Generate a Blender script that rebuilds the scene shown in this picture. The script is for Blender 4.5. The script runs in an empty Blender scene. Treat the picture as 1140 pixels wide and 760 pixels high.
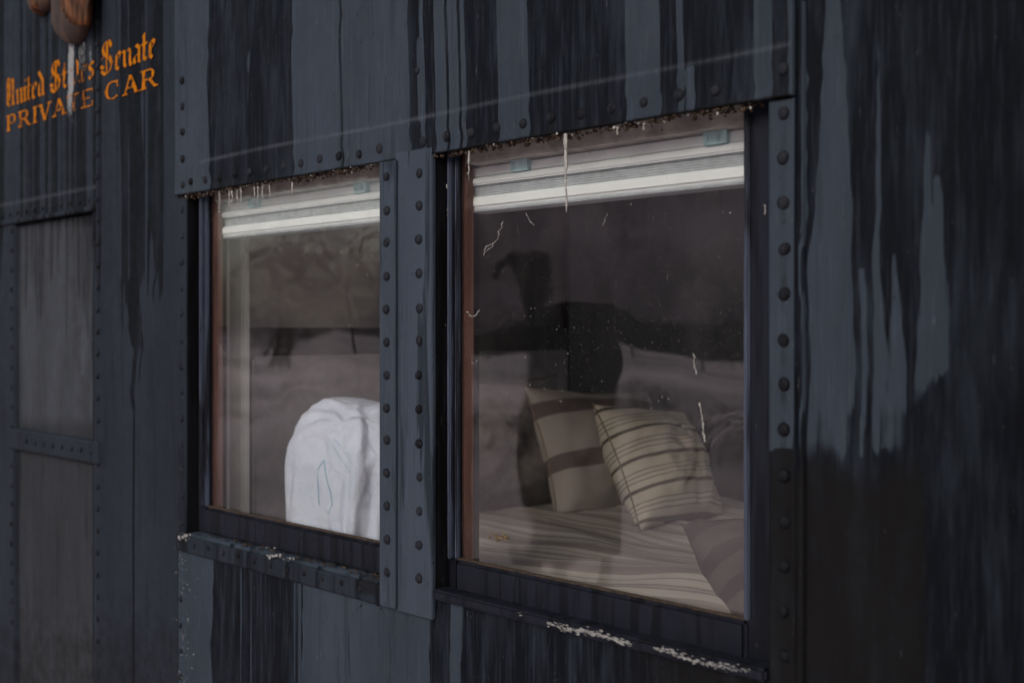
import bpy, bmesh, math, random
import numpy as np
from mathutils import Vector, Matrix, noise as mn
random.seed(7); rng = np.random.default_rng(7)
S = bpy.context.scene
R = math.radians
C = S.collection
# ------------------------------------------------------------------ camera, sky, sun, exposure
PHI = R(46.3); CP, SP = math.cos(PHI), math.sin(PHI)
F = 1223.0; D = 1.30; ZC = 1.60; XV = -710.0; YH = 366.0     # lens in pixels, distance to the car side, eye height
cam = bpy.data.cameras.new('camera'); co = bpy.data.objects.new('camera', cam); C.objects.link(co)
cam.sensor_width = 36; cam.lens = 36*F/1140; cam.shift_y = -(380-YH)/1140
cam.clip_start = .05; cam.clip_end = 2000
co.location = (0, -D, ZC)
co.rotation_euler = (R(90), 0, math.atan2(CP, SP))
cam.dof.use_dof = True; cam.dof.focus_distance = 1.95; cam.dof.aperture_fstop = 3.0
S.camera = co
SUN_EL, SUN_AZ = R(24), R(165)          # azimuth of the soft sun, measured clockwise from +Y
w = bpy.data.worlds.new('World'); S.world = w; w.use_nodes = True
nt = w.node_tree; bg = nt.nodes['Background']
sky = nt.nodes.new('ShaderNodeTexSky'); sky.sky_type = 'NISHITA'; sky.sun_disc = False
sky.sun_elevation = SUN_EL; sky.sun_rotation = SUN_AZ; sky.dust_density = 3.5; sky.air_density = 1.2; sky.ozone_density = 1.5
hs = nt.nodes.new('ShaderNodeHueSaturation'); hs.inputs['Saturation'].default_value = .55
nt.links.new(sky.outputs[0], hs.inputs['Color']); nt.links.new(hs.outputs[0], bg.inputs[0]); bg.inputs[1].default_value = .10
sl = bpy.data.lights.new('sun', 'SUN'); sl.energy = .6; sl.angle = R(35); sl.color = (1, .97, .94)
so = bpy.data.objects.new('sun', sl); C.objects.link(so)
sd = Vector((math.sin(SUN_AZ)*math.cos(SUN_EL), math.cos(SUN_AZ)*math.cos(SUN_EL), math.sin(SUN_EL)))
so.rotation_euler = sd.to_track_quat('Z', 'Y').to_euler(); so.location = sd*20
S.view_settings.view_transform = 'Standard'; S.view_settings.look = 'None'
S.view_settings.exposure = 0.74; S.view_settings.gamma = 1
S.render.resolution_x = 1024; S.render.resolution_y = 682
S.cycles.max_bounces = 10; S.cycles.transparent_max_bounces = 16

# ------------------------------------------------------------------ measuring: photo pixel -> point of a plane parallel to the car side
def W(px, py, d=0.0):
    z = (D+d)*F/(CP*(px-XV)); u = (z-(D+d)*SP)/CP
    return -u, ZC+(YH-py)*z/F
def WX(px, d=0.0): return W(px, 0, d)[0]
def to_px(X, Z):                                # inverse on the skin plane (numpy)
    z = D*SP - X*CP
    s = D*F/(CP*z)
    return s+XV, YH-(Z-ZC)*F/z

# ------------------------------------------------------------------ helpers
def link(name, me, mat, parent=None):
    o = bpy.data.objects.new(name, me); C.objects.link(o)
    if mat: me.materials.append(mat)
    if parent is not None: o.parent = parent; 
    return o
def place(o, parent):
    o.parent = parent; o.matrix_parent_inverse = Matrix.Translation(-Vector(world_of(parent)))
def world_of(p):
    v = Vector((0, 0, 0))
    while p: v += Vector(p.location)+p.matrix_parent_inverse.translation; p = p.parent
    return v
def tag(o, label=None, cat=None, group=None, kind=None):
    if label: o['label'] = label
    if cat: o['category'] = cat
    if group: o['group'] = group
    if kind: o['kind'] = kind
    return o
def empty(name, loc, label, cat, group=None):
    o = bpy.data.objects.new(name, None); C.objects.link(o); o.location = loc; o.empty_display_size = .1
    return tag(o, label, cat, group)
def obj(name, bm, mat, parent=None, smooth=False):
    me = bpy.data.meshes.new(name); bm.to_mesh(me); bm.free()
    if smooth:
        for p in me.polygons: p.use_smooth = True
    o = link(name, me, mat)
    if parent is not None: place(o, parent)
    return o
def box(bm, x0, x1, y0, y1, z0, z1, bev=0.0, seg=2):
    r = bmesh.ops.create_cube(bm, size=1)
    for v in r['verts']:
        v.co = Vector((x0+(v.co.x+.5)*(x1-x0), y0+(v.co.y+.5)*(y1-y0), z0+(v.co.z+.5)*(z1-z0)))
    if bev:
        es = list({e for v in r['verts'] for e in v.link_edges})
        bmesh.ops.bevel(bm, geom=es, offset=bev, segments=seg, affect='EDGES', clamp_overlap=True)
def boxobj(name, b, mat, parent=None, bev=0.0, smooth=False):
    bm = bmesh.new(); box(bm, *b, bev=bev); return obj(name, bm, mat, parent, smooth)
def tube(bm, pts, rads, n=7):
    rings = []
    for i, p in enumerate(pts):
        p = Vector(p); a = Vector(pts[max(i-1, 0)]); b = Vector(pts[min(i+1, len(pts)-1)])
        t = (b-a).normalized(); u = t.orthogonal().normalized(); v = t.cross(u)
        rings.append([bm.verts.new(p+(u*math.cos(k*math.tau/n)+v*math.sin(k*math.tau/n))*rads[i]) for k in range(n)])
    for a, b in zip(rings, rings[1:]):
        for k in range(n): bm.faces.new((a[k], a[(k+1) % n], b[(k+1) % n], b[k]))
    bm.faces.new(rings[0][::-1]); bm.faces.new(rings[-1])

# ------------------------------------------------------------------ material kit
def M(name):
    m = bpy.data.materials.new(name); m.use_nodes = True
    return m, m.node_tree, m.node_tree.nodes['Principled BSDF']
class N:
    def __init__(s, t): s.t = t
    def n(s, ty, **k):
        x = s.t.nodes.new(ty)
        for a, b in k.items(): setattr(x, a, b)
        return x
    def put(s, sock, v):
        if isinstance(v, bpy.types.NodeSocket): s.t.links.new(v, sock)
        else: sock.default_value = v
    def math(s, op, a, b=0.0, c=0.0, clamp=False):
        x = s.n('ShaderNodeMath', operation=op, use_clamp=clamp)
        s.put(x.inputs[0], a); s.put(x.inputs[1], b); s.put(x.inputs[2], c); return x.outputs[0]
    def smooth(s, v, lo, hi, o0=0.0, o1=1.0):
        x = s.n('ShaderNodeMapRange', interpolation_type='SMOOTHSTEP')
        for i, q in enumerate((v, lo, hi, o0, o1)): s.put(x.inputs[i], q)
        return x.outputs[0]
    def noise(s, vec, scale, detail=4, rough=.55, dist=0.0):
        x = s.n('ShaderNodeTexNoise'); s.put(x.inputs['Vector'], vec)
        x.inputs['Scale'].default_value = scale; x.inputs['Detail'].default_value = detail
        x.inputs['Roughness'].default_value = rough; x.inputs['Distortion'].default_value = dist
        return x.outputs[0]
    def map(s, vec, scale=(1, 1, 1), loc=(0, 0, 0), rot=(0, 0, 0)):
        x = s.n('ShaderNodeMapping'); s.put(x.inputs[0], vec); x.inputs[3].default_value = scale
        x.inputs[1].default_value = loc; x.inputs[2].default_value = rot; return x.outputs[0]
    def mix(s, f, a, b):
        x = s.n('ShaderNodeMix', data_type='RGBA'); s.put(x.inputs[0], f)
        for k, v in ((6, a), (7, b)):
            s.put(x.inputs[k], v if isinstance(v, bpy.types.NodeSocket) else (*v, 1) if len(v) == 3 else v)
        return x.outputs[2]
    def bump(s, h, strength, dist, bsdf, prev=None):
        x = s.n('ShaderNodeBump'); s.put(x.inputs['Height'], h); x.inputs['Strength'].default_value = strength
        x.inputs['Distance'].default_value = dist
        if prev: s.t.links.new(prev, x.inputs['Normal'])
        s.t.links.new(x.outputs[0], bsdf.inputs['Normal']); return x.outputs[0]
    def obj(s): return s.n('ShaderNodeTexCoord').outputs['Object']
    def pos(s): return s.n('ShaderNodeNewGeometry').outputs['Position']

# weathered blue-grey paint on steel; the outlines of stains and painted shade come with the plate as an attribute
def paint(name, light, dark, attr=True, streak=.5, rust=.6, rough=.5, deep=0.62):
    m, t, b = M(name); k = N(t); P = k.pos()
    vs = k.map(P, (1, 1, .06)); fine = k.noise(vs, 160, 5, .65); mid = k.noise(vs, 42, 4, .6)
    big = k.noise(k.map(P, (1, 1, .35)), 5, 4, .6); grit = k.noise(P, 420, 3, .7); blot = k.noise(P, 22, 5, .65)
    if attr:
        a = k.n('ShaderNodeAttribute', attribute_name='wear_shade'); sep = k.n('ShaderNodeSeparateColor'); t.links.new(a.outputs['Color'], sep.inputs[0])
        dk, wh, br = sep.outputs
        edge = k.math('ADD', dk, k.math('MULTIPLY', k.math('SUBTRACT', mid, .5), 1.0))
        edge = k.math('ADD', edge, k.math('MULTIPLY', k.math('SUBTRACT', fine, .5), .35))
        wd = k.smooth(k.noise(k.map(P, (1, 1, .5), (3, 1, 4)), 16, 3, .6), .40, .66, .035, .26)
        dmask = k.math('MULTIPLY', k.smooth(edge, k.math('SUBTRACT', .5, wd), k.math('ADD', .5, wd)), k.smooth(k.noise(k.map(P, (1, 1, .12), (8, 2, 1)), 24, 4, .6), .30, .55, .62, 1.0))
    else:
        wh = br = 0.0; dmask = k.smooth(k.math('ADD', mid, k.math('MULTIPLY', big, .4)), .68, .80)
    # soft variation inside both tones
    lcol = k.mix(k.smooth(big, .3, .7), tuple(c*.72 for c in light), light)
    lcol = k.mix(k.math('MULTIPLY', k.smooth(fine, .50, .68), streak), lcol, tuple(c*1.35 for c in light))
    lcol = k.mix(k.math('MULTIPLY', k.smooth(mid, .52, .66), streak), lcol, tuple(c*.5 for c in light))
    lcol = k.mix(k.math('MULTIPLY', k.smooth(blot, .52, .72), .30), lcol, (light[0]*1.25, light[1]*.98, light[2]*.82))
    dcol = k.mix(k.smooth(fine, .45, .7), dark, tuple(d*deep+c*(1-deep)*.8 for d, c in zip(dark, light)))
    dcol = k.mix(k.math('MULTIPLY', k.smooth(mid, .6, .75), .3), dcol, tuple(c*.75 for c in light))
    col = k.mix(dmask, lcol, dcol)
    # brown grime and painted shade, rust specks, pale chips
    if attr:
        col = k.mix(k.math('MULTIPLY', a.outputs['Alpha'], k.smooth(fine, .3, .6, .25, .6)), col, (.085, .095, .115))
        bm_ = k.smooth(k.math('ADD', br, k.math('MULTIPLY', k.math('SUBTRACT', blot, .5), .7)), .35, .75)
        col = k.mix(k.math('MULTIPLY', bm_, .8), col, (.0062, .0056, .0056))
    spk = k.smooth(k.noise(k.map(P, (1, 1, .6)), 95, 3, .75), .64, .72)
    col = k.mix(k.math('MULTIPLY', spk, rust), col, (.012, .009, .008))
    pale = k.smooth(k.noise(k.map(P, (1, 1, .16), (5, 2, 9)), 150, 4, .8), .66, .72)
    col = k.mix(k.math('MULTIPLY', pale, .28), col, (.22, .23, .26))
    if attr:
        wm = k.smooth(k.math('ADD', wh, k.math('MULTIPLY', k.math('SUBTRACT', k.noise(k.map(P, (1, 1, .3)), 190, 4, .75), .5), 1.5)), .5, .72)
        col = k.mix(k.math('MULTIPLY', wm, .65), col, (.34, .345, .36))
    t.links.new(col, b.inputs['Base Color'])
    t.links.new(k.smooth(k.math('ADD', blot, k.math('MULTIPLY', fine, .5)), .4, 1.0, rough-.02, rough+.25), b.inputs['Roughness'])
    b.inputs['Specular IOR Level'].default_value = .09
    h = k.math('ADD', k.math('MULTIPLY', grit, .6), k.math('ADD', k.math('MULTIPLY', blot, .8), k.math('MULTIPLY', dmask, -.45)))
    n1 = k.bump(h, .35, .0016, b); 
    k.bump(k.noise(P, 3.2, 2, .5), .35, .02, b, n1)
    return m
LIGHT = (.034, .0450, .062); DARK = (.0024, .0034, .0064)
m_skin = paint('weathered_blue_paint', LIGHT, DARK)
m_left = paint('weathered_grey_paint', (.0180, .0232, .0335), (.0022, .0030, .0054), streak=.5)
m_panel = paint('sooty_grey_paint', (.030, .033, .040), (.0065, .007, .009), streak=.6)
m_pillar = paint('pillar_paint', (.046, .060, .083), (.016, .021, .030), attr=False, streak=.3, rust=.8)
m_sash = paint('navy_sash_paint', (.013, .0145, .023), (.006, .007, .010), attr=False, rough=.42, streak=.25)
m_bead = paint('blue_bead_paint', (.058, .070, .105), (.012, .012, .016), attr=False, rough=.4)
m_bead2 = paint('chalky_bead_paint', (.060, .066, .082), (.024, .027, .036), attr=False)
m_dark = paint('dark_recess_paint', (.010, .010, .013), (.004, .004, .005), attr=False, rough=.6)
m_rivet = paint('rivet_paint', (.018, .020, .027), (.006, .006, .008), attr=False, rough=.5)
def simple(name, col, rough=.6, var=.25, scale=30, bump=.1, stretch=(1, 1, 1), spec=.4, bd=.002):
    m, t, b = M(name); k = N(t); P = k.map(k.obj(), stretch)
    n1 = k.noise(P, scale, 5, .6)
    t.links.new(k.mix(k.smooth(n1, .3, .7), tuple(c*(1-var) for c in col), tuple(c*(1+var) for c in col)), b.inputs['Base Color'])
    b.inputs['Roughness'].default_value = rough; b.inputs['Specular IOR Level'].default_value = spec
    if bump: k.bump(n1, bump, bd, b)
    return m
m_wood = simple('red_brown_jamb_wood', (.20, .092, .070), .5, .45, 14, .2, (1, 1, .12))
m_sillwood = simple('worn_sill_wood', (.025, .017, .014), .7, .5, 20, .2)
m_casing = simple('dull_tan_casing', (.46, .44, .41), .6, .3, 20)
m_white = simple('white_blind_plastic', (.86, .93, .94), .45, .04, 10, .03)
m_shade = simple('grey_pleated_shade', (.54, .60, .63), .8, .1, 60, .1)
m_clip = simple('pale_blue_clip_plastic', (.45, .66, .70), .3, .2, 60)
m_trim = simple('cream_trim', (.80, .80, .72), .5, .12, 10)
m_wall = simple('beige_partition', (.62, .56, .54), .7, .15, 4)
m_room = simple('dark_room_panelling', (.016, .010, .012), .6, .5, 5, .2, (6, 6, .3))
m_floor = simple('dark_room_floor', (.05, .04, .035), .6, .3, 8)
m_head = simple('dark_grey_headboard', (.018, .015, .017), .75, .2, 20)
m_rustflake = simple('rust_crust', (.040, .024, .015), .9, .8, 160, .4)
m_chip = simple('flaked_white_paint', (.21, .205, .20), .8, .35, 120, .3)
m_web = simple('dusty_cobweb', (.34, .33, .31), .95, .4, 260, .3)
m_leaf = simple('dead_leaf', (.13, .085, .04), .8, .5, 150, .3)
m_mattress = simple('mattress_ticking', (.55, .53, .50), .9, .1, 30)
m_grey = simple('grey_linen', (.17, .15, .15), .92, .2, 40, .25)
m_wash = simple('reflection_wash_grey', (.25, .235, .24), .9, .12, 30, .2)
m_throw = simple('grey_brown_wool', (.055, .045, .047), .95, .3, 70, .4)

# glass: real thin pane, reflects by the angle, with dust and fly specks on it
def glass_mat():
    m, t, b = M('dusty_window_glass'); k = N(t); t.nodes.remove(b)
    out = t.nodes['Material Output']; P = k.pos()
    g = k.n('ShaderNodeNewGeometry')
    wav = k.n('ShaderNodeBump'); k.put(wav.inputs['Height'], k.noise(P, 3.0, 2, .5)); wav.inputs['Strength'].default_value = .25; wav.inputs['Distance'].default_value = .02
    dot = k.n('ShaderNodeVectorMath', operation='DOT_PRODUCT'); t.links.new(g.outputs['Normal'], dot.inputs[0]); t.links.new(g.outputs['Incoming'], dot.inputs[1])
    c = k.math('ABSOLUTE', dot.outputs['Value'])
    fr = k.math('ADD', k.math('MULTIPLY', k.math('POWER', k.math('SUBTRACT', 1.0, c), 5.0), .925), .075)
    tr = k.n('ShaderNodeBsdfTransparent'); tr.inputs[0].default_value = (.955, .95, .945, 1)
    gl = k.n('ShaderNodeBsdfGlossy'); gl.inputs['Roughness'].default_value = .015; t.links.new(wav.outputs[0], gl.inputs['Normal'])
    m1 = k.n('ShaderNodeMixShader'); k.put(m1.inputs[0], fr); t.links.new(tr.outputs[0], m1.inputs[1]); t.links.new(gl.outputs[0], m1.inputs[2])
    vor = k.n('ShaderNodeTexVoronoi'); k.put(vor.inputs['Vector'], P); vor.inputs['Scale'].default_value = 72
    vr = k.n('ShaderNodeSeparateColor'); t.links.new(vor.outputs['Color'], vr.inputs[0])
    spots = k.math('MULTIPLY', k.smooth(vor.outputs['Distance'], .12, .04), k.smooth(vr.outputs[0], .58, .64))
    cl = k.smooth(k.noise(P, 5, 3, .6), .5, .62)
    spots = k.math('MULTIPLY', spots, k.math('ADD', k.math('MULTIPLY', cl, .5), .12))
    film = k.math('MULTIPLY', k.smooth(k.noise(k.map(P, (1, 1, .45)), 7, 6, .65), .45, .8), .020)
    film = k.math('ADD', film, k.math('MULTIPLY', k.smooth(k.noise(P, 260, 3, .7), .62, .70), .11))
    film = k.math('ADD', film, .002)
    # dirt gathers where the wiping never reaches: near the top and bottom bead
    df = k.n('ShaderNodeBsdfDiffuse'); df.inputs[0].default_value = (.50, .47, .44, 1)
    m2 = k.n('ShaderNodeMixShader'); k.put(m2.inputs[0], k.math('ADD', film, spots, clamp=True)); t.links.new(m1.outputs[0], m2.inputs[1]); t.links.new(df.outputs[0], m2.inputs[2])
    t.links.new(m2.outputs[0], out.inputs[0])
    return m
m_glass = glass_mat()

# ------------------------------------------------------------------ paint weathering and some painted shade, laid out on the car side
def vnoise(a, seed, scale):                     # 1-D value noise
    r = np.random.default_rng(seed).random(4096); x = a*scale+1000; i = np.floor(x).astype(int); f = x-i; f = f*f*(3-2*f)
    return r[i % 4096]*(1-f)+r[(i+1) % 4096]*f
def band(px, x0, x1, soft=2.0):
    return np.clip((px-x0)/soft+.5, 0, 1)*np.clip((x1-px)/soft+.5, 0, 1)
RV = [(WX(216)+i*.0605, W(540, 163)[1]+.024) for i in range(24)]+[(WX(872.5), W(870, 126)[1]-i*.0597) for i in range(12)]
def wear_shade(X, Z):
    px, py = to_px(X, Z)
    dk = np.zeros_like(px); wh = np.zeros_like(px); br = np.zeros_like(px)
    wob = (vnoise(Z, 3, 9)-.5)*5+(vnoise(Z, 4, 40)-.5)*2
    q = px+wob
    hz = W(540, 163)[1]
    top = (Z > hz-.002) & (px > 197) & (px < 886)
    D_ = lambda x0, x1, s=2: band(q, x0, x1, s)
    def put(mask, arr, v, op='max'):
        nonlocal dk
        v = v*mask
        dk = np.maximum(dk, v) if op == 'max' else dk*(1-v)
    # header sheet
    for x0, x1 in ((236, 330), (382, 385), (459, 472), (476, 488), (500, 503), (514, 517), (522, 558), (592, 700), (738, 757), (764, 842), (862, 880)):
        put(top, dk, D_(x0, x1, 2))
    put(top, dk, D_(281, 284)*np.clip((py-40)/30, 0, 1)*np.clip((100-py)/30, 0, 1), 'cut')
    put(top, dk, D_(766, 776)*np.clip((py-70)/10, 0, 1), 'cut')
    put(top, dk, D_(468, 475)*np.clip((py-40)/10, 0, 1)*np.clip((140-py)/10, 0, 1), 'cut')
    # the sheets left of the windows: long thin runs
    lf = px <= 198
    run = vnoise(px, 11, .13)*.5+vnoise(px, 12, .5)*.35+vnoise(px, 13, 1.4)*.15
    lenn = vnoise(px, 14, .22)
    dk = np.where(lf, np.maximum(dk, np.clip((run-.42)*6, 0, 1)*np.clip((250+lenn*170-py)/40, 0, 1)), dk)
    dk = np.where(lf & (px > 182), 0, dk)
    for x0, x1, y1 in ((134, 140, 330), (143, 158, 400), (147, 152, 470), (169, 177, 310), (172, 174, 352), (155, 157, 440)):
        put(lf, dk, D_(x0, x1, 2)*np.clip((y1-py)/25, 0, 1))
    put(lf, dk, band(px, 147.5, 150, 1.5)*np.clip((py-440)/30, 0, 1))
    pn = (px > 15)*(px < 104)*(py > 238)
    cloud = vnoise(px+vnoise(Z, 51, 6)*30, 52, .045)*.5+vnoise(Z+vnoise(px, 53, .06)*.1, 54, 7)*.5
    br = np.maximum(br, pn*(py < 470)*band(px, 66, 98, 14)*.38); br = np.maximum(br, (px < 198)*np.clip((py-560)/160, 0, 1)*.5)  # brown on the panel; shade towards the lower left painted in as tone
    dk = np.where(pn > 0, np.maximum(dk, np.clip(np.abs(px-58)/42-.80, 0, .3)*3*(run > .35)), dk)
    # right sheet: broad dark runs with pale tongues
    rt = px > 886
    lightm = np.zeros_like(px)
    tw = lambda xc, w0, w1, y0, y1: np.clip(((w0+(w1-w0)*np.clip((py-y0)/(y1-y0), 0, 1))/2-np.abs(q-xc))/6+.5, 0, 1)*np.clip((py-y0)/10, 0, 1)
    for a in ((926, 12, 50, -40, 300), (979, 2, 16, 255, 400), (998, 2, 26, 275, 470), (1042, 4, 52, 190, 420), (1030, 2, 8, 130, 190), (1090, 4, 26, 220, 470), (976, 3, 5, 40, 200), (1128, 2, 20, 330, 600)):
        lightm = np.maximum(lightm, tw(*a).astype(float))
    for x0, x1, y0 in ((892, 897, 0), (958, 966, 300)): lightm = np.maximum(lightm, band(q, x0, x1, 2)*(py > y0)*.7)
    dk = np.where(rt, 1-lightm, dk)
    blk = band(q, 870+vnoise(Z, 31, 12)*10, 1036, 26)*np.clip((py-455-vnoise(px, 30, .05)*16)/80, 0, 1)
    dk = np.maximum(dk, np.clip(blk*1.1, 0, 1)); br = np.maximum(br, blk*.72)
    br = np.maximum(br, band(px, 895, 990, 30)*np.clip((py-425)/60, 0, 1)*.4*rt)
    dk = np.where(rt, np.maximum(dk, np.clip((py-410)/120, 0, .45)+np.clip((px-1000)/110, 0, .8)), dk)  # darker downward; soft shade towards the right painted into the dark mask
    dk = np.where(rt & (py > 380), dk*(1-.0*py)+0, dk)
    # below the windows
    lo = (py > 500) & (px > 198) & (px < 886)
    fine = vnoise(px, 21, .22)*.6+vnoise(px, 22, .7)*.4
    put(lo, dk, D_(236, 336, 3)*(fine > .33))
    arch = np.sqrt(((px-411)/23)**2+(np.minimum(py-700, 0)/30)**2)
    put(lo, dk, np.clip(1-np.abs(arch-1+.10*(vnoise(Z, 63, 16)-.5))*8, 0, 1)*(py > 660)*(py < 760)*.56)
    put(lo, dk, D_(478, 500, 5)); put(lo, dk, D_(512, 560, 6)*.75)
    put(lo, dk, band(px, 548, 900, 14))
    br = np.maximum(br, lo*np.clip((px-560)/200, 0, 1)*.7)
    st = lo & (Z > ZC-.511) & (px < 428)
    dk = np.where(st, .30+.25*vnoise(px, 71, .12), dk)
    # brown grime near the opening edges
    br = np.maximum(br, lo*np.clip((670-py)/12, 0, 1)*band(px, 400, 500, 10)*.6)
    br = np.maximum(br, top*np.clip(1-(Z-hz)/.010, 0, 1)*.75)
    # pale runs and flakes
    wh = np.maximum(wh, band(px+vnoise(Z, 41, 20)*2, 76, 83, 3)*np.clip((165-py)/70, 0, 1)*(py > 46)*(py < 170)*.95)
    wh = np.maximum(wh, (band(px, 86, 96, 4)*np.clip((130-py)/60, 0, 1)*(py > 46)*.55))
    wh = np.maximum(wh, band(px, 99, 102, 2)*np.clip((135-py)/60, 0, 1)*(py > 50)*.6)
    wh = np.maximum(wh, band(px+vnoise(Z, 42, 25)*9, 203, 216, 7)*(py > 600)*(.15+.30*vnoise(Z, 43, 18)))
    lz = W(520, 122)[1]
    for r0 in RV:
        xr, zr_ = r0; msk = (np.abs(X-xr) < .006)*(Z < zr_)*(Z > zr_-.05-.05*((xr*997) % 1))
        br = np.maximum(br, msk*.55*(.5+.5*((zr_*613+xr*311) % 1)))
    ck_ = top*(px > 225)*np.exp(-((Z-lz-.0012*np.sin(X*9))/.0030)**2)*(.45+.6*vnoise(X, 44, 9))
    lz2 = W(55, 218)[1]
    ck_ = np.maximum(ck_, (px < 107)*np.exp(-((Z-lz2)/.004)**2)*(.5+.3*vnoise(X, 45, 14)))
    pane = band(px, 18, 98, 6)*np.clip((py-246)/8, 0, 1)*np.clip((476-py)/14, 0, 1)
    ck_ = np.maximum(ck_, pane*(.30+.55*vnoise(px+vnoise(Z, 61, 5)*14, 62, .11)*np.clip((py-285)/60, .35, 1)))
    return dk, wh, br, np.clip(ck_, 0, 1)
def plate(name, x0, x1, z0, z1, yf, th, mat, parent, res=.004, label=None, curl=0.0):
    nx = max(2, int((x1-x0)/res)+1); nz = max(2, int((z1-z0)/res)+1)
    xs = np.linspace(x0, x1, nx); zs = np.linspace(z0, z1, nz)
    XX, ZZ = np.meshgrid(xs, zs)
    XX = XX.ravel(); ZZ = ZZ.ravel(); n = nx*nz
    # plates are hammered and a little buckled
    YY = yf+.0011*np.sin(XX*7.1+ZZ*3)*np.sin(ZZ*6.3+1.3)*(0 if th > .5 else 1)
    if curl: YY = YY - curl*np.exp(-(ZZ-z0)/.006)*(.4+.6*vnoise(XX, 77, 25))
    co_ = np.stack([XX, YY, ZZ], 1)
    i = np.arange(nx-1)[None, :]+np.arange(nz-1)[:, None]*nx
    fq = np.stack([i, i+1, i+1+nx, i+nx], -1).reshape(-1, 4)
    ring = list(range(nx))+[nx-1+k*nx for k in range(1, nz)]+[(nz-1)*nx+k for k in range(nx-2, -1, -1)]+[k*nx for k in range(nz-2, 0, -1)]
    back = co_[ring].copy(); back[:, 1] = yf+th
    co_ = np.vstack([co_, back]); L = len(ring)
    sq = np.array([[ring[k], n+k, n+(k+1) % L, ring[(k+1) % L]] for k in range(L)])
    faces = np.vstack([fq, sq]); me = bpy.data.meshes.new(name)
    me.vertices.add(len(co_)); me.vertices.foreach_set('co', co_.ravel())
    me.loops.add(faces.size); me.loops.foreach_set('vertex_index', faces.ravel().astype(np.int32))
    me.polygons.add(len(faces)); me.polygons.foreach_set('loop_start', np.arange(0, faces.size, 4, dtype=np.int32))
    me.update(calc_edges=True)
    dk, wh, br, ck_ = wear_shade(co_[:, 0], co_[:, 2])
    a = me.color_attributes.new('wear_shade', 'FLOAT_COLOR', 'POINT')
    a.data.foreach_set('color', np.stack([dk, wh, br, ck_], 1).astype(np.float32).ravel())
    o = link(name, me, mat); place(o, parent)
    if label: o['label'] = label
    return o

# ------------------------------------------------------------------ ground and surroundings (seen mirrored in the panes)
m_ground = simple('gravel_and_dry_grass', (.58, .46, .47), .95, .55, .13, .3, bd=.03)
bm = bmesh.new(); bmesh.ops.create_grid(bm, x_segments=40, y_segments=40, size=600)
obj('ground', bm, m_ground)['kind'] = 'structure'
m_hill = simple('wooded_hill', (.34, .24, .25), .95, .8, .022, .0)
bm = bmesh.new(); prev = None
for i in range(81):
    a = math.pi*(.78+i/80*1.0); r = 260
    aa = math.degrees(a); sm = min(max((aa-217.5)/7, 0), 1); h = 3+74*sm*sm*(3-2*sm)+10*mn.noise(Vector((i*.3, 3, 0)))
    cur = [bm.verts.new((math.cos(a)*r, math.sin(a)*r, -1)), bm.verts.new((math.cos(a)*(r+60), math.sin(a)*(r+60), max(h, 5))), bm.verts.new((math.cos(a)*(r+150), math.sin(a)*(r+150), -1))]
    if prev:
        bm.faces.new((prev[0], cur[0], cur[1], prev[1])); bm.faces.new((prev[1], cur[1], cur[2], prev[2]))
    prev = cur
obj('hill', bm, m_hill, smooth=True)['kind'] = 'structure'
m_fol = simple('dark_foliage', (.040, .038, .028), .9, .5, 3, .0)
m_bark = simple('dark_bark', (.05, .04, .03), .9, .4, 6)
def mirror_dir(px): a = (px-570)/F; return (-CP+SP*a, -(SP+CP*a))
def mirror_pt(px, t): dx, dy = mirror_dir(px); return (dx*t, 1.42+dy*t)
def tree(px, t, h, wd, label):
    x, y = mirror_pt(px, t); e = empty('leafy_tree', (x, y, 0), label, 'tree', 'trees across the yard')
    bm = bmesh.new(); tube(bm, [(x, y, -.05), (x+.1, y, h*.35), (x, y+.1, h*.8)], [h*.035, h*.025, h*.01]); obj('trunk', bm, m_bark, e)
    bm = bmesh.new()
    for _ in range(1100):
        u = random.random()*math.tau; v = random.uniform(-1, 1); rr = random.random()**.45
        p = Vector((math.cos(u)*math.sqrt(1-v*v)*wd*rr, math.sin(u)*math.sqrt(1-v*v)*wd*rr, h*.55+v*h*.42*rr))
        p *= 1+.25*mn.noise(p*1.2); p += Vector((x, y, 0)); s_ = h*.035
        q = [bm.verts.new(p+Vector([random.uniform(-s_, s_) for _ in range(3)])) for _ in range(3)]
        bm.faces.new(q)
    obj('crown', bm, m_fol, e)
for args in ((315, 48, 6.6, 2.6, 'thin brownish tree mirrored in the upper left pane'), (395, 52, 7.2, 3.2, 'taller brownish tree mirrored beside the riveted mullion'),
             (700, 46, 2.7, 3.0, 'dark low tree mirrored above the striped cushions'), (790, 44, 2.5, 3.4, 'wide low tree mirrored at the right of the larger pane'),
             (560, 60, 3.2, 3.0, 'small tree mirrored at the left of the larger pane')): tree(*args)
bm = bmesh.new()
for _ in range(9000):
    px_ = random.uniform(440, 900); x, y = mirror_pt(px_, 78+random.uniform(-3, 3)); hh = 1.9+1.3*mn.noise(Vector((px_*.02, 1, 1)))+.8*mn.noise(Vector((px_*.08, 5, 1)))+(.9 if px_ > 680 else 0)
    p = Vector((x, y, random.random()*max(hh, .6))); bm.faces.new([bm.verts.new(p+Vector([random.uniform(-.45, .45) for _ in range(3)])) for _ in range(3)])
obj('hedgerow', bm, m_fol)['kind'] = 'stuff'
for q_ in ((770, 11.5, .95, .9, 'dark bush mirrored above the fine-striped cushion'), (705, 14, .9, .7, 'small bush mirrored beside the cabinet in the larger pane'), (560, 13, .8, .8, 'low bush mirrored at the left of the larger pane')):
    tree(*q_)
x, y = mirror_pt(602, 5.0)
e = empty('yard_post', (x, y, 0), 'thin dark post with a hooked top mirrored in the right pane', 'post')
bm = bmesh.new(); tube(bm, [(x, y, -.05), (x, y, 1.0), (x, y, 1.8)], [.042, .038, .036], 10); obj('shaft', bm, m_dark, e)
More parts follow.
